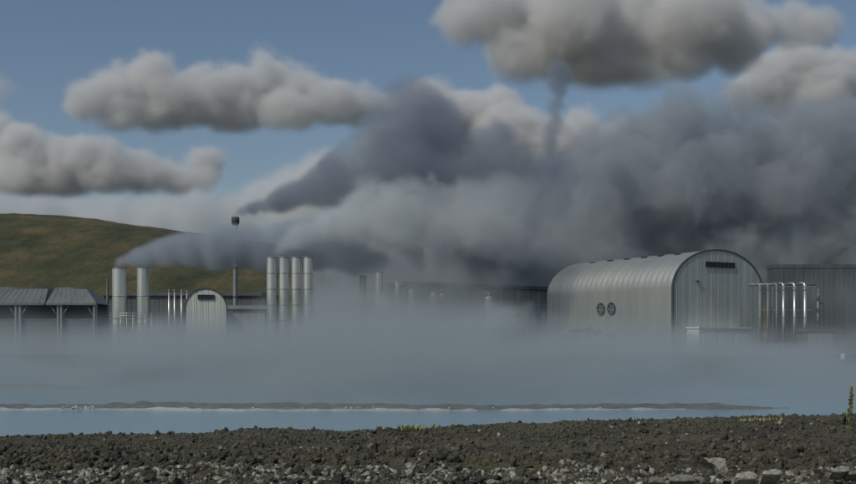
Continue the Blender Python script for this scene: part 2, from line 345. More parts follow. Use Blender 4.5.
def arched_end(parent, W, zs, zt, n, pm='end_panel', thick=.10, y=0.0):
    """end wall made of upright panels with open joints between them"""
    bk = MB(); bk.prism([(x, z) for x, z in arch(W, zs, zt, 26, .15)], 'y', y + .12, y + .4); wall = bk.build('end_wall', 'cladding_dark', parent)
    pw = W / n
    for i in range(n):
        x0, x1 = i * pw + .03, (i + 1) * pw - .03; tops = [(x0 + (x1 - x0) * t, arch_height(x0 + (x1 - x0) * t, W, zs, zt) - .12) for t in (0, .25, .5, .75, 1)]
        poly = [(x0, 0)] + tops + [(x1, 0)]; poly[0] = (x0, 0)
        mb = MB(); mb.prism(poly, 'y', y, y + thick); rb = x0 + (x1 - x0) * .5
        mb.box(rb - .05, y - .04, .1, rb + .05, y, arch_height(rb, W, zs, zt) - .5); mb.build('panel', pm, wall)
    tr = MB(); outer = arch(W, zs, zt, 30, -.16); inner = arch(W, zs, zt, 30, .10)
    k = len(outer); vs = [(x, y - .12, z) for x, z in outer] + [(x, y - .12, z) for x, z in inner] + [(x, y + .35, z) for x, z in outer] + [(x, y + .35, z) for x, z in inner]
    fs = []
    for i in range(k - 1): fs += [(i, i+1, k+i+1, k+i), (2*k+i, 2*k+i+1, i+1, i), (k+i, k+i+1, 3*k+i+1, 3*k+i), (3*k+i, 3*k+i+1, 2*k+i+1, 2*k+i)]
    tr.add(vs, fs).build('arch_trim', 'trim', parent)
    return wall
def louvre(parent, x0, z0, x1, z1, y, n=5):
    f = MB(); f.box(x0, y - .1, z0, x1, y - .02, z1); o = f.build('louvre_window', 'dark', parent)
    fr = MB(); t = .1
    fr.box(x0 - t, y - .16, z0 - t, x1 + t, y - .05, z0).box(x0 - t, y - .16, z1, x1 + t, y - .05, z1 + t).box(x0 - t, y - .16, z0, x0, y - .05, z1).box(x1, y - .16, z0, x1 + t, y - .05, z1)
    fr.build('frame', 'trim', o)
    for i in range(n):
        s = MB(); xx = x0 + (x1 - x0) * (i + .5) / n; s.box(xx - .05, y - .15, z0, xx + .05, y - .1, z1); s.build('mullion', 'trim', o)
    return o
def pipe_with_elbow(pts, r, n=10): mb = MB(); mb.tube(pts, r, n); return mb

W, L, ZS, ZT = 23.2, 40.7, 12.3, 19.9
hall = empty('power_hall', (46.4, 225, GZ), R(30), 'huge silver arched hall with ribbed metal cladding and two round vents', 'building')
arched_shell(hall, W, L, ZS, ZT, 24, .05)
arched_end(hall, W, ZS, ZT, 13)
bk = MB(); bk.prism(arch(W, ZS, ZT, 26, .2), 'y', L - .4, L - .05); bk.build('rear_wall', 'cladding', hall)
pl = MB(); pl.box(-.12, -.2, -.6, 0, L, .7); pl.build('plinth', 'concrete', hall)
louvre(hall, 8.2, 16.6, 15.6, 17.5, -.04, 7)
# bracket lamp under the window
bl = MB(); bl.box(5.6, -.32, 13.6, 6.5, -.06, 13.75); bl.box(5.95, -.25, 13.75, 6.1, -.06, 13.95); bl.build('wall_lamp', 'trim', hall)
# round vents on the long side
for yy in (18.2, 21.6):
    v = MB(); ring, disc = [], []
    n_ = 24
    for rr, xx in ((1.25, -.05), (1.25, -.35), (1.0, -.35), (1.0, -.15)):
        for k in range(n_): a = 2 * math.pi * k / n_; ring.append((xx, yy + rr * math.cos(a), 8.9 + rr * math.sin(a)))
    fs = [(i*n_+k, i*n_+(k+1)%n_, (i+1)*n_+(k+1)%n_, (i+1)*n_+k) for i in range(3) for k in range(n_)]
    v.add(ring, fs); o = v.build('round_vent', 'trim', hall)
    d = MB(); d.add([(-.14, yy + math.cos(2*math.pi*k/n_), 8.9 + math.sin(2*math.pi*k/n_)) for k in range(n_)], [list(range(n_))]); d.build('grille', 'trim', o)
    for k in range(5):
        a0 = 2 * math.pi * k / 5; bl_ = MB(); q = [(.15, -.12), (.9, -.42), (.95, .1), (.15, .12)]
        bl_.add([(-.2 - .05 * (i % 2), yy + u * math.cos(a0) - w_ * math.sin(a0), 8.9 + u * math.sin(a0) + w_ * math.cos(a0)) for i, (u, w_) in enumerate(q)], [(0,1,2,3)]); bl_.build('blade', 'steel_dull', o)
# ridge vents on the roof, rusty red
for yy in (6, 11, 16, 21.5, 27, 33):
    x_ = 7.0; z_ = arch_height(x_, W, ZS, ZT); rv = MB(); rv.box(x_ - .3, yy, z_ - .15, x_ + .4, yy + 1.2, z_ + .16); rv.box(x_ - .4, yy - .1, z_ + .16, x_ + .5, yy + 1.3, z_ + .22); rv.build('roof_vent', 'rust', hall)
# white annex at the foot of the front
an = MB(); an.box(3.2, -3.6, -.4, 16.6, -.15, 4.6); a_ = an.build('annex', 'white_paint', hall)
ae = MB(); ae.box(3.0, -3.8, 4.6, 16.8, -.14, 4.95); ae.build('roof_edge', 'white_paint', a_)
for k in range(3): dr = MB(); dr.box(4.2 + 4.2 * k, -3.68, -.3, 7.4 + 4.2 * k, -3.6, 3.6); dr.build('roller_door', 'white_paint', a_)
# boxes and ducts along the foot of the long side
for k, (yy, h_, d_) in enumerate([(33.5, 3.4, 1.8), (29.5, 4.6, 2.0), (24.8, 4.8, 2.2), (22.4, 4.2, 1.8), (18, 3.6, 1.6)]):
    e_ = MB(); e_.box(-d_, yy - .8, -.4, -.13, yy + .8, h_); e_.box(-d_ - .1, yy - .9, h_, -.14, yy + .9, h_ + .15); e_.tube([(-d_ * .5, yy, h_ + .1), (-d_ * .5, yy, h_ + .5), (-.1, yy, h_ + .8)], .16, 8); e_.build('vent_duct', 'steel_dull', hall)

# ------------------------------------------------------------------ small arched building and the hall behind it
sm = empty('arched_shed', (px(185, 300, 238).x, 238, GZ), R(10.6), 'small pale arched building with a dark slot window on its end', 'building')
w2, l2, zs2, zt2 = 8.2, 30, 8.8, 12.8
arched_shell(sm, w2, l2, zs2, zt2, 16, .08); arched_end(sm, w2, zs2, zt2, 7, 'pale_panel'); louvre(sm, 2.6, 10.7, 5.7, 11.5, -.04, 4)
bk = MB(); bk.prism(arch(w2, zs2, zt2, 26, .2), 'y', l2 - .4, l2 - .05); bk.build('rear_wall', 'cladding', sm)

def box_hall(name, p, rz, Lx, D, H, label, n, roof_over=.6, wallm='wall_grey', panelm='wall_grey', roofm='cladding_dark', doors=()):
    """long flat hall: body, flat roof with fascia, upright wall panels with joints, dark door openings"""
    e = empty(name, p, rz, label, 'building')
    b_ = MB(); b_.box(0, .15, -.5, Lx, D, H); wl = b_.build('wall', 'cladding_dark', e)
    r_ = MB(); r_.box(-roof_over, -roof_over, H, Lx + roof_over, D + roof_over, H + .8); r_.build('roof', roofm, e)
    pw = Lx / n
    for i in range(n):
        q = MB()
        if i in doors:
            q.box(i * pw + .05, 0, H * .62, (i + 1) * pw - .05, .15, H - .05); q.build('panel', panelm, wl)
            f = MB(); f.box(i * pw + .1, .06, -.4, (i + 1) * pw - .1, .14, H * .6); f.build('door', 'dark', e)
        else:
            q.box(i * pw + .05, 0, -.4, (i + 1) * pw - .05, .15, H - .05); q.box(i * pw + pw * .45, -.06, -.3, i * pw + pw * .55, 0, H - .1); q.build('panel', panelm, wl)
    return e
box_hall('machine_hall', px(104, 345, 292) * 1.0 + Vector((0, 0, GZ - 5)), 0, 40.5, 24, 13.6, 'long low grey hall behind the twin silver stacks', 18, panelm='cladding_dark')
c0 = px(404, 345, 250); c1 = px(552, 345, 272); dv = c1 - c0
box_hall('pipe_hall', Vector((c0.x, c0.y, GZ)), math.atan2(dv.y, dv.x), dv.length, 6, 14.0, 'long dark roofed hall in the steam left of the arched hall', 26, doors=(4, 5, 9, 13, 14, 19, 23))
# pilasters catching light on that hall are its panels; a flat annex beside the shed
box_hall('annex_hall', px(226, 345, 262) + Vector((0, 0, GZ - 5)), 0, 8.6, 10, 9.4, 'pale low wall block right of the small arched building', 5, roofm='wall_grey')

# ------------------------------------------------------------------ left shed with three roofed bays
sh = empty('cooler_shed', (px(-40, 345, 222).x, 222, GZ), 0, 'open grey green shed with long hipped roofs over dark bays', 'shed')
bays = [(-38, -18), (-16, 16), (23, 58), (64, 94)]
Xo = px(-40, 345, 222).x; ez, rz_ = 9.2, 12.2
sx = lambda v: (v - 428) / FP * 222 - Xo
yy0, yy1 = -1.2, 8.5
for a, b_, ta, tb in [(-44, 46.5, -30, 43.5), (47.5, 98.5, 50, 82)]:
    lo = [(sx(a), yy0, ez), (sx(b_), yy0, ez), (sx(b_), yy1, ez), (sx(a), yy1, ez)]; hi = [(sx(ta), yy0 + 4, rz_), (sx(tb), yy0 + 4, rz_), (sx(tb), yy1 - 3.5, rz_), (sx(ta), yy1 - 3.5, rz_)]
    rf = MB(); rf.add(lo + hi, [(0,1,5,4),(1,2,6,5),(2,3,7,6),(3,0,4,7),(4,5,6,7),(3,2,1,0)]); ro = rf.build('roof', 'roof_sheet', sh)
    ns = int((b_ - a) / 6)
    for k in range(1, ns):                                       # seams on the front slope
        s_ = k / ns; p0 = Vector(lo[0]).lerp(Vector(lo[1]), s_); p1 = Vector(hi[0]).lerp(Vector(hi[1]), s_); sm_ = MB(); sm_.tube([p0 + Vector((0, 0, .02)), p1 + Vector((0, 0, .02))], .035, 4); sm_.build('seam', 'roof_sheet', ro)
    cp = MB(); cp.tube([Vector(hi[0]) + Vector((0, 0, .04)), Vector(hi[1]) + Vector((0, 0, .04))], .12, 6); cp.build('ridge_cap', 'roof_sheet', ro)
    fa = MB(); fa.box(sx(a) + .05, yy0 - .12, ez - .3, sx(b_) - .05, yy0 - .02, ez + .05); fa.build('fascia', 'roof_sheet', sh)
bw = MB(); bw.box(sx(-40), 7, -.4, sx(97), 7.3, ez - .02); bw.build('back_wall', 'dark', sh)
for a, b_ in bays:
    xa, xb = sx(a), sx(b_)
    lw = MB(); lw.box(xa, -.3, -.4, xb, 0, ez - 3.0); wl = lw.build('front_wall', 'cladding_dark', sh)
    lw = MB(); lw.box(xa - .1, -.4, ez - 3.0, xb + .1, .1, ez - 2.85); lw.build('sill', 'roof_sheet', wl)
    for xx in (xa - .25, xb + .25): ps = MB(); ps.box(xx - .16, -1.0, -.4, xx + .16, -.65, ez - .32); ps.build('post', 'steel_dull', sh)
    for xx, s_ in ((xa - .25, 1), (xb + .25, -1)):
        br = MB(); br.tube([(xx, -.8, ez - 2.6), (xx + s_ * 1.3, -.8, ez - .4)], .08, 6); br.build('brace', 'steel_dull', sh)
for a, b_ in ((-18, -16), (16.5, 22.5), (58.5, 63.5), (94.5, 97)):      # piers between the bays
    pi = MB(); pi.box(sx(a), -.6, -.4, sx(b_), .2, ez - .04); pi.build('pier', 'wall_grey', sh)

# ------------------------------------------------------------------ stacks
def stack(name, x, ytop, Y, d, label, group=None, rings=4, matn='steel', cap=True, top_rim=.06, foot=1.25):
    p = px(x, ytop, Y); Ht = p.z - GZ; e = empty(name, (p.x, Y, GZ), random.uniform(0, 6), label, 'stack', group); r = d / 2
    sec = Ht / (rings + 1)
    for i in range(rings + 1):                                   # each cylinder course is a part, the flange between them another
        z0, z1 = i * sec, (i + 1) * sec; s_ = MB(); s_.lathe([(r, z0 if i else -.5), (r, z1 - .06)], n=28, caps=False); s_.build('shell', matn, e)
        f = MB(); f.lathe([(r - .02, z1 - .14), (r + top_rim, z1 - .12), (r + top_rim, z1 + .02), (r - .02, z1 + .04)], n=28, caps=False); f.build('flange', 'steel_dull', e)
    i_ = MB(); i_.lathe([(r - .08, Ht - 1.5), (r - .08, Ht + .05)], n=28, caps=False); i_.lathe([(r - .1, Ht - 1.4), (.01, Ht - 1.4)], n=28, caps=False); i_.build('mouth', 'dark', e)
    b_ = MB(); b_.lathe([(r * foot, -.5), (r * foot, .5), (r, .9)], n=28, caps=False); b_.build('base', 'concrete', e)
    return e
def ladder(e, r, z0, z1, ang):
    c, s_ = math.cos(ang), math.sin(ang); mb = MB(); a = e.rotation_euler.z
    for o_ in (-.22, .22): mb.tube([((r + .2) * c - o_ * s_, (r + .2) * s_ + o_ * c, z0), ((r + .2) * c - o_ * s_, (r + .2) * s_ + o_ * c, z1)], .035, 5)
    z = z0
    while z < z1: mb.tube([((r + .2) * c + .22 * s_, (r + .2) * s_ - .22 * c, z), ((r + .2) * c - .22 * s_, (r + .2) * s_ + .22 * c, z)], .02, 4); z += .45
    return mb.build('ladder', 'steel_dull', e)
e = stack('steel_stack', 119.5, 268.5, 262, 3.1, 'wide silver stack, left of the twin pair, steaming in front of the hill', rings=2); ladder(e, 1.55, 1, 17, -.4 - e.rotation_euler.z)
e = stack('steel_stack', 143, 268, 262, 2.6, 'slimmer silver stack, right of the twin pair below the hill', rings=2); ladder(e, 1.3, 1, 17, -.4 - e.rotation_euler.z)
for i, (x, o_) in enumerate([(271.5, 'leftmost'), (283.7, 'second from left'), (296, 'third from left'), (308, 'rightmost')]):
    e = stack('banded_stack', x, 257.5, 252, 2.05, f'{o_} of the four banded silver stacks standing in a row', 'row of four banded stacks', rings=5)
    ladder(e, 1.02, 1, 19.5, -.5 - e.rotation_euler.z)
stack('steel_stack', 379, 272, 256, 1.7, 'pale stack dim in the steam right of the four banded stacks', rings=3)
stack('steel_stack', 363, 276, 262, 1.5, 'faintest grey stack in the steam beside the four banded stacks', rings=3, matn='steel_dull')
stack('vent_pipe', 397.5, 281, 247, .9, 'short thin pipe stack at the left end of the dark roofed hall', rings=2)
# upright steam separators and a header pipe before the dark roofed hall
for i, (x, yt, d) in enumerate([(412, 289, 1.4), (434, 292, 1.9), (442, 293, 1.6), (489, 296, 1.8)]):
    Y = 244 + i * 1.6; p = px(x, yt, Y); h = p.z - GZ; r = d / 2; o_ = ['first', 'second', 'third', 'fourth'][i]
    e = empty('separator_vessel', (p.x, Y, GZ), i * .7, f'{o_} pale upright separator from the left before the dark roofed hall', 'vessel', 'separators before the dark roofed hall')
    mb = MB(); mb.lathe([(r, .8), (r, h - r * .6)], n=22, caps=False); mb.build('shell', 'steel' if i in (0, 1) else 'wall_grey', e)
    mb = MB(); mb.lathe([(r, h - r * .6), (r * .92, h - r * .3), (r * .65, h - r * .1), (r * .3, h - .01), (.02, h)], n=22, caps=False); mb.build('head', 'steel_dull', e)
    mb = MB(); mb.lathe([(r + .02, .8), (r + .15, .7), (r + .15, -.5)], n=22, caps=False); mb.build('skirt', 'concrete', e)
    mb = MB(); mb.tube([(0, 0, h - .05), (0, 0, h + .5), (.15, .1, h + .7), (1.1, .6, h + .7)], .12, 8); mb.build('outlet_pipe', 'steel_dull', e)
e = empty('header_pipe', (px(408, 345, 243).x, 243, GZ), math.atan2(9.6, 22), 'long horizontal header pipe running before the dark roofed hall', 'pipe')
for z in (5.4, 7.0): mb = MB(); mb.tube([(0, -1.6, z), (27, -1.6, z)], .2, 10); mb.build('pipe_run', 'steel_dull', e)
for k in range(8): mb = MB(); mb.box(.4 + k * 3.7, -1.75, -.5, .65 + k * 3.7, -1.45, 6.9); mb.build('support', 'trim', e)
# tall thin chimney with flared dark cap
p = px(235.5, 217, 286); Hc = p.z - GZ
ch = empty('tall_chimney', (p.x, 286, GZ), 0, 'tall thin chimney with flared dark cap rising above the steam', 'chimney')
mb = MB(); mb.lathe([(.75, -.5), (.62, 8), (.52, Hc - 2.6), (.52, Hc - 2)], n=18); mb.build('shaft', 'steel_dull', ch)
mb = MB(); mb.lathe([(.52, Hc - 2.2), (.95, Hc - 1.5), (.95, Hc - .2), (.8, Hc), (.7, Hc), (.7, Hc - .6)], n=18, caps=False); mb.build('cap', 'dark', ch)
for z in (6, 13, 20): mb = MB(); mb.lathe([(.6, z), (.78, z + .02), (.78, z + .2), (.55, z + .22)], n=18, caps=False); mb.build('collar', 'trim', ch)
# lamp post by the shed
def lamp_post(x, ytop, Y, label, arms=1, m_='trim', r=.11):
    p = px(x, ytop, Y); h = p.z - GZ; e = empty('lamp_post', (p.x, Y, GZ), 0, label, 'lamp post')
    mb = MB(); mb.lathe([(r * 1.5, -.4), (r, h)], n=10); mb.build('pole', m_, e)
    mb = MB(); mb.box(-.9, -.12, h - .12, .55, .12, h + .1); mb.box(-1.1, -.22, h - .22, -.5, .22, h + .02); mb.build('lamp_head', m_, e); return e
lamp_post(107.5, 277, 240, 'dark lamp post standing between the grey shed and the twin stacks', r=.22)
# thin light poles in front of the long hall
for i, (x, y, o_) in enumerate([(169, 291, 'first'), (174.5, 291, 'second'), (181.5, 291, 'third'), (187, 292, 'fourth')]):
    p = px(x, y, 250 if i < 3 else 244); h = p.z - GZ; e = empty('vent_pipe', (p.x, p.y, GZ), 0, f'{o_} thin upright pipe from the left beside the small arched building', 'pipe', 'thin pipes left of the small arched building')
    mb = MB(); mb.lathe([(.16, -.4), (.16, h)], n=10); mb.build('pipe', 'steel', e); mb = MB(); mb.lathe([(.26, h - .02), (.26, h + .18), (.1, h + .3)], n=10); mb.build('rain_cap', 'steel_dull', e)
# guard rail at the foot of the twin stacks
gr = empty('guard_rail', (px(108, 345, 256).x, 256, GZ), 0, 'low pale handrail at the foot of the twin stacks', 'railing')
dk = MB(); dk.box(0, 0, 7.1, 9.4, 2, 7.3); dk.build('deck', 'steel_dull', gr)
for k in range(8): mb = MB(); mb.tube([(k * 1.33 + .05, 0, -.4), (k * 1.33 + .05, 0, 8.4)], .06, 6); mb.build('post', 'steel', gr)
for z in (7.85, 8.4): mb = MB(); mb.tube([(0, 0, z), (9.4, 0, z)], .045, 6); mb.build('rail', 'steel', gr)

# ------------------------------------------------------------------ pipes at the right of the arched hall
def hook_pipe(x, ytop, Y, r, label, m_='steel', group=None, y_bot=None):
    p = px(x, ytop, Y); h = p.z - GZ; e = empty('riser_pipe', (p.x, Y, GZ), 0, label, 'pipe', group)
    mb = MB(); mb.tube([(0, 0, -.4), (0, 0, h - .7)], r, 12); mb.build('riser', m_, e)
    mb = MB(); mb.tube([(0, 0, h - .72)] + [(-.25 * (1 - math.cos(a)), .7 * (1 - math.cos(a)), h - .7 + .7 * math.sin(a)) for a in np.linspace(0, math.pi / 2, 7)] + [(-.5, 1.6, h)], r, 12); mb.build('elbow', m_, e)
    for z in (1.2, h * .5, h - 1.3): mb = MB(); mb.lathe([(r, z), (r + .09, z + .01), (r + .09, z + .14), (r, z + .15)], n=12, caps=False); mb.build('flange', 'steel_dull', e)
    mb = MB(); mb.box(-.4, -.4, -.45, .4, .4, .5); mb.build('foot', 'concrete', e)
for x, r, m_, lb in [(783.5, .24, 'steel', 'third bright pipe counted from the right in the row beside the arched hall'), (794.5, .25, 'steel', 'middle bright riser pipe of the three right of the arched hall'), (805, .29, 'steel', 'rightmost and brightest tall riser pipe beside the arched hall'),
                 (776.5, .14, 'steel_dull', 'dull riser pipe just left of the three bright pipes'), (768, .14, 'steel_dull', 'dull riser pipe second left of the three bright pipes'), (760, .14, 'steel_dull', 'dull riser pipe nearest the arched hall front')]:
    hook_pipe(x, 283, 222, r, lb, m_, 'row of riser pipes')
e = empty('pipe_rack', (px(752, 345, 224).x, 224, GZ), 0, 'dark steel rack carrying the riser pipes right of the arched hall', 'rack')
for k in range(4): mb = MB(); mb.box(k * 3.9, .3, -.4, k * 3.9 + .18, .5, 12.5); mb.build('column', 'steel_dull', e)
for z in (3.5, 8, 12.5): mb = MB(); mb.box(-.3, .25, z, 12.4, .55, z + .16); mb.build('beam', 'steel_dull', e)
for k in range(3): mb = MB(); mb.tube([(-.2, .9 + k * .5, 12.95), (12.4, .9 + k * .5, 12.95)], .2, 8); mb.build('header_pipe', 'steel_dull', e)
e = empty('flue_pipe', (px(818, 345, 226).x, 226, GZ), 0, 'short bracketed flue pipe at the far right of the pipe row', 'pipe')
mb = MB(); mb.tube([(0, 0, -.4), (0, 0, 12.2)], .2, 10); mb.build('flue', 'steel_dull', e)
mb = MB(); mb.tube([(0, 0, 9.9), (0, 0, 12.25)], .27, 10); mb.build('tip', 'steel', e); mb = MB(); mb.tube([(0, 0, 10), (.9, .6, 9.4), (1.6, 1.2, 9.4)], .12, 8); mb.build('bracket', 'trim', e)
box_hall('pump_house', px(808, 345, 214) + Vector((0, 0, GZ - 5)), R(3), 4.6, 5, 3.9, 'small pale flat roofed hut at the foot of the right pipes', 3, .25)
box_hall('dark_hall', px(774, 345, 258) + Vector((0, 0, GZ - 5)), 0, 39, 5, 18.2, 'tall dark flat roofed hall behind the riser pipes at the right edge', 18, .1, panelm='cladding_dark')
# dark lava bank rising at the right
lx, ly = np.meshgrid(np.linspace(66, 140, 110), np.linspace(196, 232, 40))
lz = GZ - .6 + 4.6 * sstep(68, 82, lx) * sstep(196, 206, ly) * (1 - .8 * sstep(214, 232, ly)) * (.7 + .6 * fbm(lx / 6, ly / 6, 4, 44)) + (fbm(lx / 2, ly / 2, 3, 47) - .5) * 1.1
tag(sheet('embankment', lx, ly, lz, 'lava_ground'), 'brown lava embankment at the right of the plant', kind='structure')
# pale marker post
p = px(843, 368, 172); mk = empty('marker_post', (p.x, 172, p.z), 0, 'small white marker post standing alone at the far right', 'post')
mb = MB(); mb.lathe([(.2, -1.2), (.22, .5), (.28, .6)], n=12); mb.build('shaft', 'white_paint', mk)
mb = MB(); mb.lathe([(.2, .6), (.36, .95), (.36, 1.9), (.26, 2.05), (.02, 2.1)], n=14); mb.build('head', 'white_paint', mk)

# ------------------------------------------------------------------ white silica lumps on the spit
for i in range(46):
    x = random.choice([random.uniform(58, 96), random.uniform(58, 96), random.uniform(270, 480), random.uniform(100, 760)]); Yr = random.uniform(89.0, 91.5)
    s = random.uniform(.15, .42) if x < 100 else random.uniform(.08, .24); c = px(x, 345, Yr)
    if i == 0:
        sil = [rock_mesh('silica_lump', 400 + k, 2, .8, .2) for k in range(5)]
        for m_ in sil: m_.materials.append(M['silica'])
    o = link(bpy.data.objects.new('silica_lump', sil[i % 5])); o.location = (c.x, Yr, .16 + s * .2); o.scale = (s * 1.3, s, s); o.rotation_euler = (0, 0, random.uniform(0, 6))
    tag(o, 'white silica lump at the water edge of the dark spit', 'stone', 'silica lumps along the spit')

# ------------------------------------------------------------------ plants on the bank
def leaf_mesh(name, matn, length=1.0, width=.25, curl=.3):
    mb = MB(); vs, fs = [], []
    for i in range(5):
        t = i / 4; w_ = width * math.sin(math.pi * (.12 + .86 * t)) * .5; z = length * t * (1 - curl * t * .5); y = curl * length * t * t
        vs += [(-w_, y, z), (0, y - .03 * length, z), (w_, y, z)]
    for i in range(4):
        for j in range(2): fs.append((i*3+j, i*3+j+1, (i+1)*3+j+1, (i+1)*3+j))
    return mb.add(vs, fs, True).mesh(name, matn)
lf = leaf_mesh('leaf', 'leaf', 1, .3, .6); yl = leaf_mesh('leaf', 'yellow_leaf', 1, .35, .5); sdm = leaf_mesh('seed_cluster', 'seed', 1, .8, .3)
bzf = lambda x, y: float(bank_z(np.array([x]), np.array([y]))[0])
def dock(x, Y, h, label, seeds=110, lean=.04):
    p = px(x, 345, Y); z = bzf(p.x, Y); e = empty('dock_plant', (p.x, Y, z), 0, label, 'plant')
    st = MB(); st.tube([(0, 0, -.1), (lean * .3, 0, h * .5), (lean, 0, h)], [.016, .012, .005], 6); st.build('stem', 'stem', e)
    for k in range(seeds):
        t = .30 + .70 * (k / seeds); o = link(bpy.data.objects.new('seed_cluster', sdm), e); a = random.uniform(0, 6.3); rr = .07 * (1.25 - t) * random.uniform(.2, 1)
        o.location = (lean * t + rr * math.cos(a), rr * math.sin(a), h * t); s = random.uniform(.025, .055) * (1.35 - t * .6); o.scale = (s, s, s * 1.4); o.rotation_euler = (random.uniform(-.6, .6), random.uniform(-.6, .6), a)
    for k in range(16):
        o = link(bpy.data.objects.new('leaf', lf), e); a = random.uniform(0, 6.3); t = random.choice([0, 0, .08, .16, .25]); s = random.uniform(.16, .30) * (1 - t)
        o.location = (0.01 * math.cos(a), .01 * math.sin(a), h * t); o.scale = (s,) * 3; o.rotation_euler = (random.uniform(.2, 1.0), 0, a)
dock(850, 25.5, .86, 'tall brown seeding dock plant with green leaves at right edge')
dock(843.5, 25.8, .26, 'small leafy dock sprout left of the tall brown plant', seeds=14)
def tuft(x, Y, n, s0, label, mesh_=yl, spread=.2, name='moss_tuft'):
    p = px(x, 345, Y); e = empty(name, (p.x, Y, bzf(p.x, Y)), 0, label, 'plant')
    for k in range(n):
        o = link(bpy.data.objects.new('leaf', mesh_), e); a = random.uniform(0, 6.3); r_ = spread * math.sqrt(random.random()); s = s0 * random.uniform(.6, 1.2)
        o.location = (r_ * math.cos(a) * 1.6, r_ * math.sin(a) * .5, .02); o.scale = (s,) * 3; o.rotation_euler = (random.uniform(.1, .9), 0, random.uniform(0, 6.3))
tuft(411, 26.4, 60, .13, 'yellow green plant tuft on the crest near the middle')
tuft(433, 26.6, 16, .09, 'small pale tuft on the crest right of the yellow green tuft', spread=.1)
tuft(752, 26.5, 40, .09, 'yellowish tuft on the crest, left of two at right', spread=.25)
tuft(772, 26.3, 36, .10, 'yellowish tuft on the crest, right of two at right', spread=.22)
for x, Y, lb in [(95, 23, 'low olive moss patch on the dark bank at far left'), (205, 24, 'low olive moss patch on the dark bank left of the centre'), (560, 23.5, 'low olive moss patch on the dark bank right of the centre'), (310, 24.5, 'low olive moss patch on the dark bank near the middle')]:
    tuft(x, Y, 70, .06, lb, lf, .5, 'moss_patch')
#@@ENDSTRUCT
# ------------------------------------------------------------------ volumes: clouds and steam (baked to grids by geometry nodes)
class G:
    """small field-expression builder for a geometry node tree"""
    def __init__(s, name):
        s.t = bpy.data.node_groups.new(name, 'GeometryNodeTree')
        s.t.interface.new_socket('Geometry', in_out='OUTPUT', socket_type='NodeSocketGeometry')
        s.out = s.t.nodes.new('NodeGroupOutput'); s.pos = s.t.nodes.new('GeometryNodeInputPosition').outputs[0]
    def _in(s, sock, v):
        if isinstance(v, bpy.types.NodeSocket): s.t.links.new(v, sock)
        else: sock.default_value = v
    def m(s, op, a, b=0.0, c=None, clamp=False):
        n = s.t.nodes.new('ShaderNodeMath'); n.operation = op; n.use_clamp = clamp
        s._in(n.inputs[0], a); s._in(n.inputs[1], b)
        if c is not None: s._in(n.inputs[2], c)
        return n.outputs[0]
    def vm(s, op, a, b=None):
        n = s.t.nodes.new('ShaderNodeVectorMath'); n.operation = op; s._in(n.inputs[0], a)
        if b is not None: s._in(n.inputs[1], b)
        return n.outputs['Value'] if op in ('DISTANCE', 'LENGTH', 'DOT_PRODUCT') else n.outputs[0]
    def sep(s, v):
        n = s.t.nodes.new('ShaderNodeSeparateXYZ'); s._in(n.inputs[0], v); return n.outputs
    def noise(s, v, scale, detail=5, rough=.55, dist=0.0):
        n = s.t.nodes.new('ShaderNodeTexNoise'); s._in(n.inputs['Vector'], v); n.inputs['Scale'].default_value = scale
        n.inputs['Detail'].default_value = detail; n.inputs['Roughness'].default_value = rough; n.inputs['Distortion'].default_value = dist
        return n.outputs['Fac'] if 'Fac' in n.outputs else n.outputs[0]
    def voro(s, v, scale):
        n = s.t.nodes.new('ShaderNodeTexVoronoi'); n.feature = 'SMOOTH_F1'; s._in(n.inputs['Vector'], v); n.inputs['Scale'].default_value = scale
        return n.outputs['Distance']
    def smooth(s, v, a, b):
        n = s.t.nodes.new('ShaderNodeMapRange'); n.interpolation_type = 'SMOOTHSTEP'; s._in(n.inputs['Value'], v)
        n.inputs['From Min'].default_value = a; n.inputs['From Max'].default_value = b; return n.outputs[0]
    def finish(s, name, dens, bmin, bmax, vox, material):
        c = s.t.nodes.new('GeometryNodeVolumeCube'); s._in(c.inputs['Density'], dens)
        c.inputs['Min'].default_value = bmin; c.inputs['Max'].default_value = bmax
        for k, a in enumerate('XYZ'): c.inputs['Resolution ' + a].default_value = max(4, int((bmax[k] - bmin[k]) / vox))
        sm = s.t.nodes.new('GeometryNodeSetMaterial'); sm.inputs['Material'].default_value = M[material]
        s.t.links.new(c.outputs[0], sm.inputs[0]); s.t.links.new(sm.outputs[0], s.out.inputs[0])
        me = bpy.data.meshes.new(name); me.materials.append(M[material]); o = link(bpy.data.objects.new(name, me))
        md = o.modifiers.new('volume', 'NODES'); md.node_group = s.t
        return o
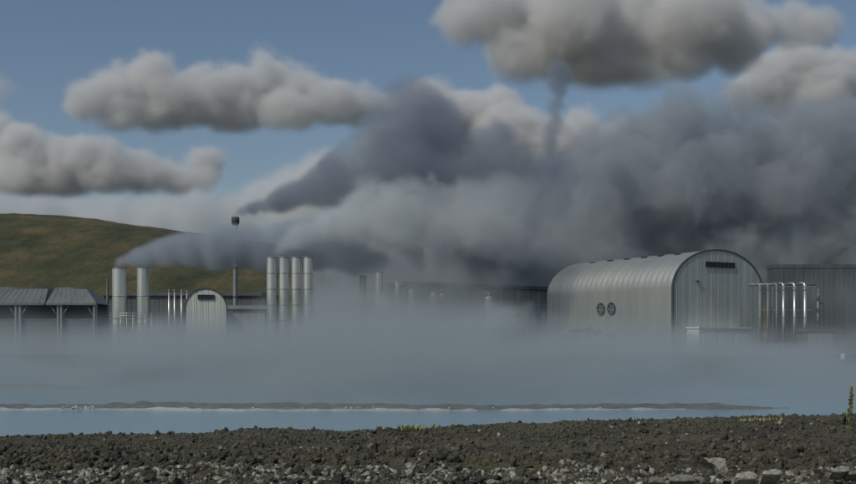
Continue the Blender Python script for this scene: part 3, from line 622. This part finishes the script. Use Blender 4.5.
def puff(name, spheres, vox, material, edge, amp, nscale, squash=1.0, detail=5, rough=.6, billow=0.0, seed=0, flat=None, thin=0.0, zmin=None, dist=0.0, bias=0.0, floor_=None, fade=None, grow=None):
    """spheres: (centre, radius); depth below the union's surface plus noise decides the density"""
    g = G(name)
    sc = Vector((1, 1, 1 / squash))
    p = g.vm('MULTIPLY', g.pos, tuple(sc))
    d = None
    lo, hi = Vector((1e9,)*3), Vector((-1e9,)*3)
    for c, r in spheres:
        e = g.m('SUBTRACT', r, g.vm('DISTANCE', p, tuple(Vector(c) * sc)))
        d = e if d is None else g.m('SMOOTH_MAX', d, e, r * .35)
        for k in range(3):
            q = (r + amp * .55 + bias + billow * .3) * (squash if k == 2 else 1); lo[k] = min(lo[k], c[k] - q); hi[k] = max(hi[k], c[k] + q)
    if zmin is not None: lo[2] = max(lo[2], zmin)
    pn = g.vm('ADD', p, (seed * 131.7, seed * 57.3, seed * 91.1))
    nz = g.m('MULTIPLY', g.m('SUBTRACT', g.noise(pn, nscale, detail, rough, dist), .5), 2 * amp)
    if billow: nz = g.m('ADD', nz, g.m('MULTIPLY', g.m('SUBTRACT', .45, g.voro(pn, nscale * 2.6)), billow))
    nz = g.m('ADD', nz, bias)
    if grow: nz = g.m('MULTIPLY', nz, g.m('MULTIPLY_ADD', g.smooth(g.sep(g.pos)[0], grow[0], grow[1]), 1 - grow[2], grow[2]))   # the plume frays as it drifts
    d = g.m('ADD', d, nz)
    if flat:                                                   # a flat, ragged cloud base
        z = g.sep(g.pos)[2]; zz = g.m('ADD', z, g.m('MULTIPLY', g.noise(pn, nscale * 1.3, 5, .6), flat[1]))
        d = g.m('SMOOTH_MIN', d, g.m('SUBTRACT', zz, flat[0] + flat[1] * .5), edge * 1.5)
    if floor_: d = g.m('SMOOTH_MIN', d, g.m('SUBTRACT', g.sep(g.pos)[2], floor_), edge)
    den = g.smooth(d, 0, edge)
    if thin: den = g.m('MULTIPLY', den, g.m('MAXIMUM', 0.0, g.m('MULTIPLY_ADD', g.noise(pn, nscale * .6, 4), thin, 1 - thin * .55)))
    if fade: den = g.m('MULTIPLY', den, g.m('SUBTRACT', 1.0, g.m('MULTIPLY', g.smooth(g.sep(g.pos)[0], fade[0], fade[1]), fade[2])))
    return g.finish(name, den, tuple(lo), tuple(hi), vox, material)
random.seed(7)
def path(pts, Y, Yd=0, jit=.25, step=.45):
    """spheres strung along photo points (x, y, radius in px) at distance Y"""
    out = []
    for i in range(len(pts) - 1):
        a, b = pts[i], pts[i+1]; seg = math.hypot(b[0]-a[0], b[1]-a[1]); k = max(1, int(seg / (step * min(a[2], b[2]))))
        for j in range(k):
            t = j / k; x, y, r = (a[q] + (b[q] - a[q]) * t for q in range(3))
            r *= random.uniform(1 - jit, 1 + jit * .4); yy = Y + random.uniform(-Yd, Yd)
            out.append((px(x + random.uniform(-jit, jit) * r, y + random.uniform(-jit, jit) * r, yy), r / FP * yy))
    a = pts[-1]; out.append((px(a[0], a[1], Y), a[2] / FP * Y)); return out
def cluster(blobs, Y, Yd=0, buds=0, up=.2):
    out = []
    for x, y, r in blobs:
        yy = Y + random.uniform(-Yd, Yd); c = px(x, y, yy); rw = r / FP * yy; out.append((c, rw))
        for k in range(buds):
            d = Vector((random.gauss(0, 1), random.gauss(0, 1), random.gauss(up, .8))).normalized(); s = random.uniform(.3, .55); out.append((c + d * rw * random.uniform(.75, 1.0), rw * s))
    return out

volmat('cloud_vapour', (.985,.985,.985), .034, .0)
volmat('cloud_thin', (.995,.995,.995), .009, .0)
volmat('steam', (.60,.645,.69), .13, .0)  # white steam greyed: the greys below put cloud shadow into the colour
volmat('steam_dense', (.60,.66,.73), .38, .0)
volmat('steam_mast', (.46,.52,.60), .55, .0)  # darkest plume, its shade held in the grey-blue colour
volmat('steam_pale', (.84,.87,.88), .22, .0)
volmat('steam_wisp', (.48,.54,.61), .32, .0)  # shaded column, darkened by colour as well
volmat('steam_haze', (.58,.62,.64), .10, .0)
volmat('steam_tongue', (.80,.83,.84), .22, .0)
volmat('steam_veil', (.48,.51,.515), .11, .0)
volmat('steam_low', (.56,.60,.605), .062, .0)

def cloud(blobs, Y, Yd, edge, amp, ns, vox, seed, label, flat=None, squash=.85, thin=0, buds=1, m_='cloud_vapour', bias=.38):
    o = puff('cumulus_clouds', cluster(blobs, Y, Yd, buds), vox, m_, edge, amp, ns, squash=squash, seed=seed, billow=amp * .35, flat=flat, thin=thin, detail=8, rough=.72, bias=amp * bias, dist=.5)
    return tag(o, label, kind='stuff')
zat = lambda y, Y: EYE - (y - HOR) / FP * Y
cloud([(92,100,20),(118,90,24),(150,84,24),(120,112,22),(175,98,26),(205,100,32),(240,94,28),(272,80,22),(300,92,26),(330,102,22),(360,104,18),(388,106,12),(160,115,22),(235,118,24),(290,115,24)],
      2500, 60, 32, 60, .011, 5.5, 1, 'long cumulus with bright top floating over the mossy hill', flat=(zat(138, 2500), 30))
cloud([(-10,150,34),(20,145,20),(30,168,32),(70,160,24),(92,158,22),(60,183,28),(20,185,28),(110,175,30),(145,178,24),(175,184,18),(200,180,12),(205,164,14)],
      3000, 80, 38, 68, .010, 6.5, 2, 'grey cumulus bank low on the left of the sky', flat=(zat(201, 3000), 30))
cloud([(462,22,22),(490,8,34),(530,20,40),(575,15,46),(560,50,34),(520,55,30),(620,40,44),(650,10,44),(680,45,36),(700,15,40),(735,40,30),(760,25,24),(600,70,28),(640,75,24),(790,25,20),(820,28,16)],
      1900, 80, 28, 50, .013, 5, 3, 'large dark bottomed cumulus at the top of the sky', flat=(zat(97, 1900), 26))
cloud([(770,80,26),(800,68,28),(830,75,28),(860,85,34),(745,92,16),(785,95,24),(820,100,28)],
      2700, 70, 32, 60, .011, 6, 4, 'bright cumulus at the right edge above the steam')
cloud([(430,115,26),(470,128,36),(510,140,34),(545,150,30),(585,148,26),(620,142,22),(645,150,20),(450,160,34),(500,168,34),(560,175,30),(400,150,30),(390,185,30)],
      3300, 80, 40, 70, .010, 8, 5, 'pale cumulus low behind the dark steam', bias=.5)
cloud([(0,209,14),(40,210,14),(80,212,14),(120,214,15),(160,214,16),(200,217,18),(235,212,16),(20,222,13),(95,224,13),(150,226,13),(190,200,12),(265,203,20),(300,190,26),(335,178,28),(370,170,26),(240,228,14),(290,215,20)],
      5200, 150, 110, 110, .006, 14, 6, 'thin pale cloud strip just above the mossy hill', squash=.7, buds=1, m_='cloud_thin', bias=.8)
cloud([(-12,82,16),(2,90,10),(-5,104,10)], 2600, 40, 24, 30, .012, 6, 7, 'small violet grey cloud scrap at the left edge', m_='cloud_thin')

# steam from the stacks
def steam(name, spheres, vox, material, label, **k):
    return tag(puff(name, spheres, vox, material, **k), label, kind='stuff')
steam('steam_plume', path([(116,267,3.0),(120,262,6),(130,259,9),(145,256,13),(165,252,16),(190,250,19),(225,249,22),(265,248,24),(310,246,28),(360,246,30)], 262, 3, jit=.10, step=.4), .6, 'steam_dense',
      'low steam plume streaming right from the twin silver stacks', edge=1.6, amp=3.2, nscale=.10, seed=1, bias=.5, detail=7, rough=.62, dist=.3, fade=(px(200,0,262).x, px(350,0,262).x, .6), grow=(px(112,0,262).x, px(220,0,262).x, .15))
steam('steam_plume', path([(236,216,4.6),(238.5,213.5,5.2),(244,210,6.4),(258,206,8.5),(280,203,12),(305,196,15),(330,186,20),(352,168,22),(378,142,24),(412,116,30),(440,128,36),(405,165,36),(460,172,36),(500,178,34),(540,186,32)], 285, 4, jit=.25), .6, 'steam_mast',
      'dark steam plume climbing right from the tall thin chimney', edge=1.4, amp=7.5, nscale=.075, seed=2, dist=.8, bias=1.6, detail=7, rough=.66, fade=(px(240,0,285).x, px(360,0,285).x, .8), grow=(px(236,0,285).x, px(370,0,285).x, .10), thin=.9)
steam('steam_plume', path([(276,252,5),(288,242,10),(305,234,15),(330,226,20),(365,220,26),(410,215,30),(460,216,34),(520,222,40),(590,230,44)], 252, 3, jit=.15), .8, 'steam_pale',
      'pale steam plume rolling right from the row of four stacks', edge=1.8, amp=10, nscale=.085, seed=3, bias=1.2, thin=1.1, detail=8, rough=.70, dist=.6, fade=(px(270,0,252).x, px(600,0,252).x, .96), grow=(px(272,0,252).x, px(380,0,252).x, .15))
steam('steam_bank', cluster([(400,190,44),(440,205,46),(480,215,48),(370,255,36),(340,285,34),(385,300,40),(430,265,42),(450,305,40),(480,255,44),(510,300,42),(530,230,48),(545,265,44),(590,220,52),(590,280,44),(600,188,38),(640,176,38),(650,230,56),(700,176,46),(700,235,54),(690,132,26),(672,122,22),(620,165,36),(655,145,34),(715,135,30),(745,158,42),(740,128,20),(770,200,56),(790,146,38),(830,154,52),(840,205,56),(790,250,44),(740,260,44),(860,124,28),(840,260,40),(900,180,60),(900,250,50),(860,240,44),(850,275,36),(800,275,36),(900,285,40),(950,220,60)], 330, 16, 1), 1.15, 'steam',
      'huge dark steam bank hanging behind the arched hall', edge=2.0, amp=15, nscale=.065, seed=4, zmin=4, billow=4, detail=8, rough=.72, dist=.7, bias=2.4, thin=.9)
steam('steam_wisp', path([(530,225,14),(538,200,11),(545,178,9),(549,155,8.5),(553,130,9),(556,108,9),(558,90,10),(560,72,12)], 300, 2, jit=.2), .6, 'steam_wisp',
      'narrow dark steam column rising to the big cloud', edge=2.6, amp=4.2, nscale=.12, seed=5, bias=.7, dist=.8, detail=7, rough=.66)
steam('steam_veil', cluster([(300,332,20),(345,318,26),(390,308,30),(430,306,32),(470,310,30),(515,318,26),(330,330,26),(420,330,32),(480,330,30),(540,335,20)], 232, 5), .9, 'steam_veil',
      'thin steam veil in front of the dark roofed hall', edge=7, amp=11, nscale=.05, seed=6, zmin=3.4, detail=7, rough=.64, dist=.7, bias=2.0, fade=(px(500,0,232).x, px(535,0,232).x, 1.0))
steam('steam_veil', cluster([(335,290,26),(375,285,28),(415,280,30),(455,282,30),(495,286,30),(530,292,24),(440,305,30),(390,308,28),(490,308,28)], 240, 2), 1.0, 'steam_haze',
      'thin drifting haze of steam among the separators', edge=6, amp=8, nscale=.05, seed=12, zmin=3.4, detail=6, dist=.6, bias=1.0, fade=(px(500,0,240).x, px(532,0,240).x, 1.0))
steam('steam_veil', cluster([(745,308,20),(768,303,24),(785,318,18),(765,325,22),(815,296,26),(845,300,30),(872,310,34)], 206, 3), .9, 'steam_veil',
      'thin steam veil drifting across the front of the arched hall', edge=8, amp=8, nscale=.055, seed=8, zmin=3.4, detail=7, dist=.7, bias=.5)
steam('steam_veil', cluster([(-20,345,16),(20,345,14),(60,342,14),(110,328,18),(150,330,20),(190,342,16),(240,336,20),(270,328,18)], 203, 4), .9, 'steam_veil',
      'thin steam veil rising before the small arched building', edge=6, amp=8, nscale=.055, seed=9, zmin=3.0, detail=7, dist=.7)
tongues = path([(285,352,9),(312,336,11),(345,320,12),(385,308,12)], 185, 3, jit=.3) + path([(420,352,10),(455,332,12),(495,316,12),(525,306,9)], 190, 3, jit=.3) + path([(105,356,9),(135,342,11),(165,330,10),(200,324,7)], 180, 3, jit=.3) + path([(560,356,9),(595,346,10),(640,340,9)], 185, 3, jit=.3)
steam('steam_veil', tongues, .8, 'steam_tongue', 'torn wisps of steam lifting off the lagoon fog', edge=3.2, amp=6.5, nscale=.085, seed=14, zmin=1.0, detail=8, rough=.68, dist=.9, bias=.3, thin=1.2)
# the fog on the lagoon
g = G('lagoon_fog'); X, Yc, Z = g.sep(g.pos)
hmap = g.noise(g.vm('MULTIPLY', g.pos, (.034, .011, 0)), 1.0, 6, .62, .9)
bump = g.m('MULTIPLY_ADD', g.m('MULTIPLY', g.smooth(X, -52, -26), g.m('SUBTRACT', 1.0, g.smooth(X, 12, 34))), .75, .22)      # highest before the middle of the plant
H = g.m('MULTIPLY_ADD', g.smooth(hmap, .38, .64), g.m('MULTIPLY', bump, g.m('MULTIPLY_ADD', g.smooth(Yc, 105, 190), 6.5, 3.4)), 4.3)
dep = g.m('SUBTRACT', H, Z)
n3 = g.noise(g.vm('MULTIPLY', g.pos, (.032, .014, .13)), 1.0, 6, .64, .9)
den = g.m('MULTIPLY', g.smooth(dep, -3.6, 4.2), g.m('MULTIPLY_ADD', g.smooth(n3, .40, .62), 1.6, .03))
den = g.m('MULTIPLY_ADD', g.smooth(Z, 3.2, 0.0), .35, den)                # a dense skin on the warm water
den = g.m('MULTIPLY', g.m('MULTIPLY', den, g.smooth(Yc, 74, 118)), g.smooth(Yc, 219, 206))
tag(g.finish('lagoon_fog', den, (-170, 76, 0.05), (180, 219, 18), 1.2, 'steam_low'), 'low steam fog drifting over the lagoon', kind='stuff')
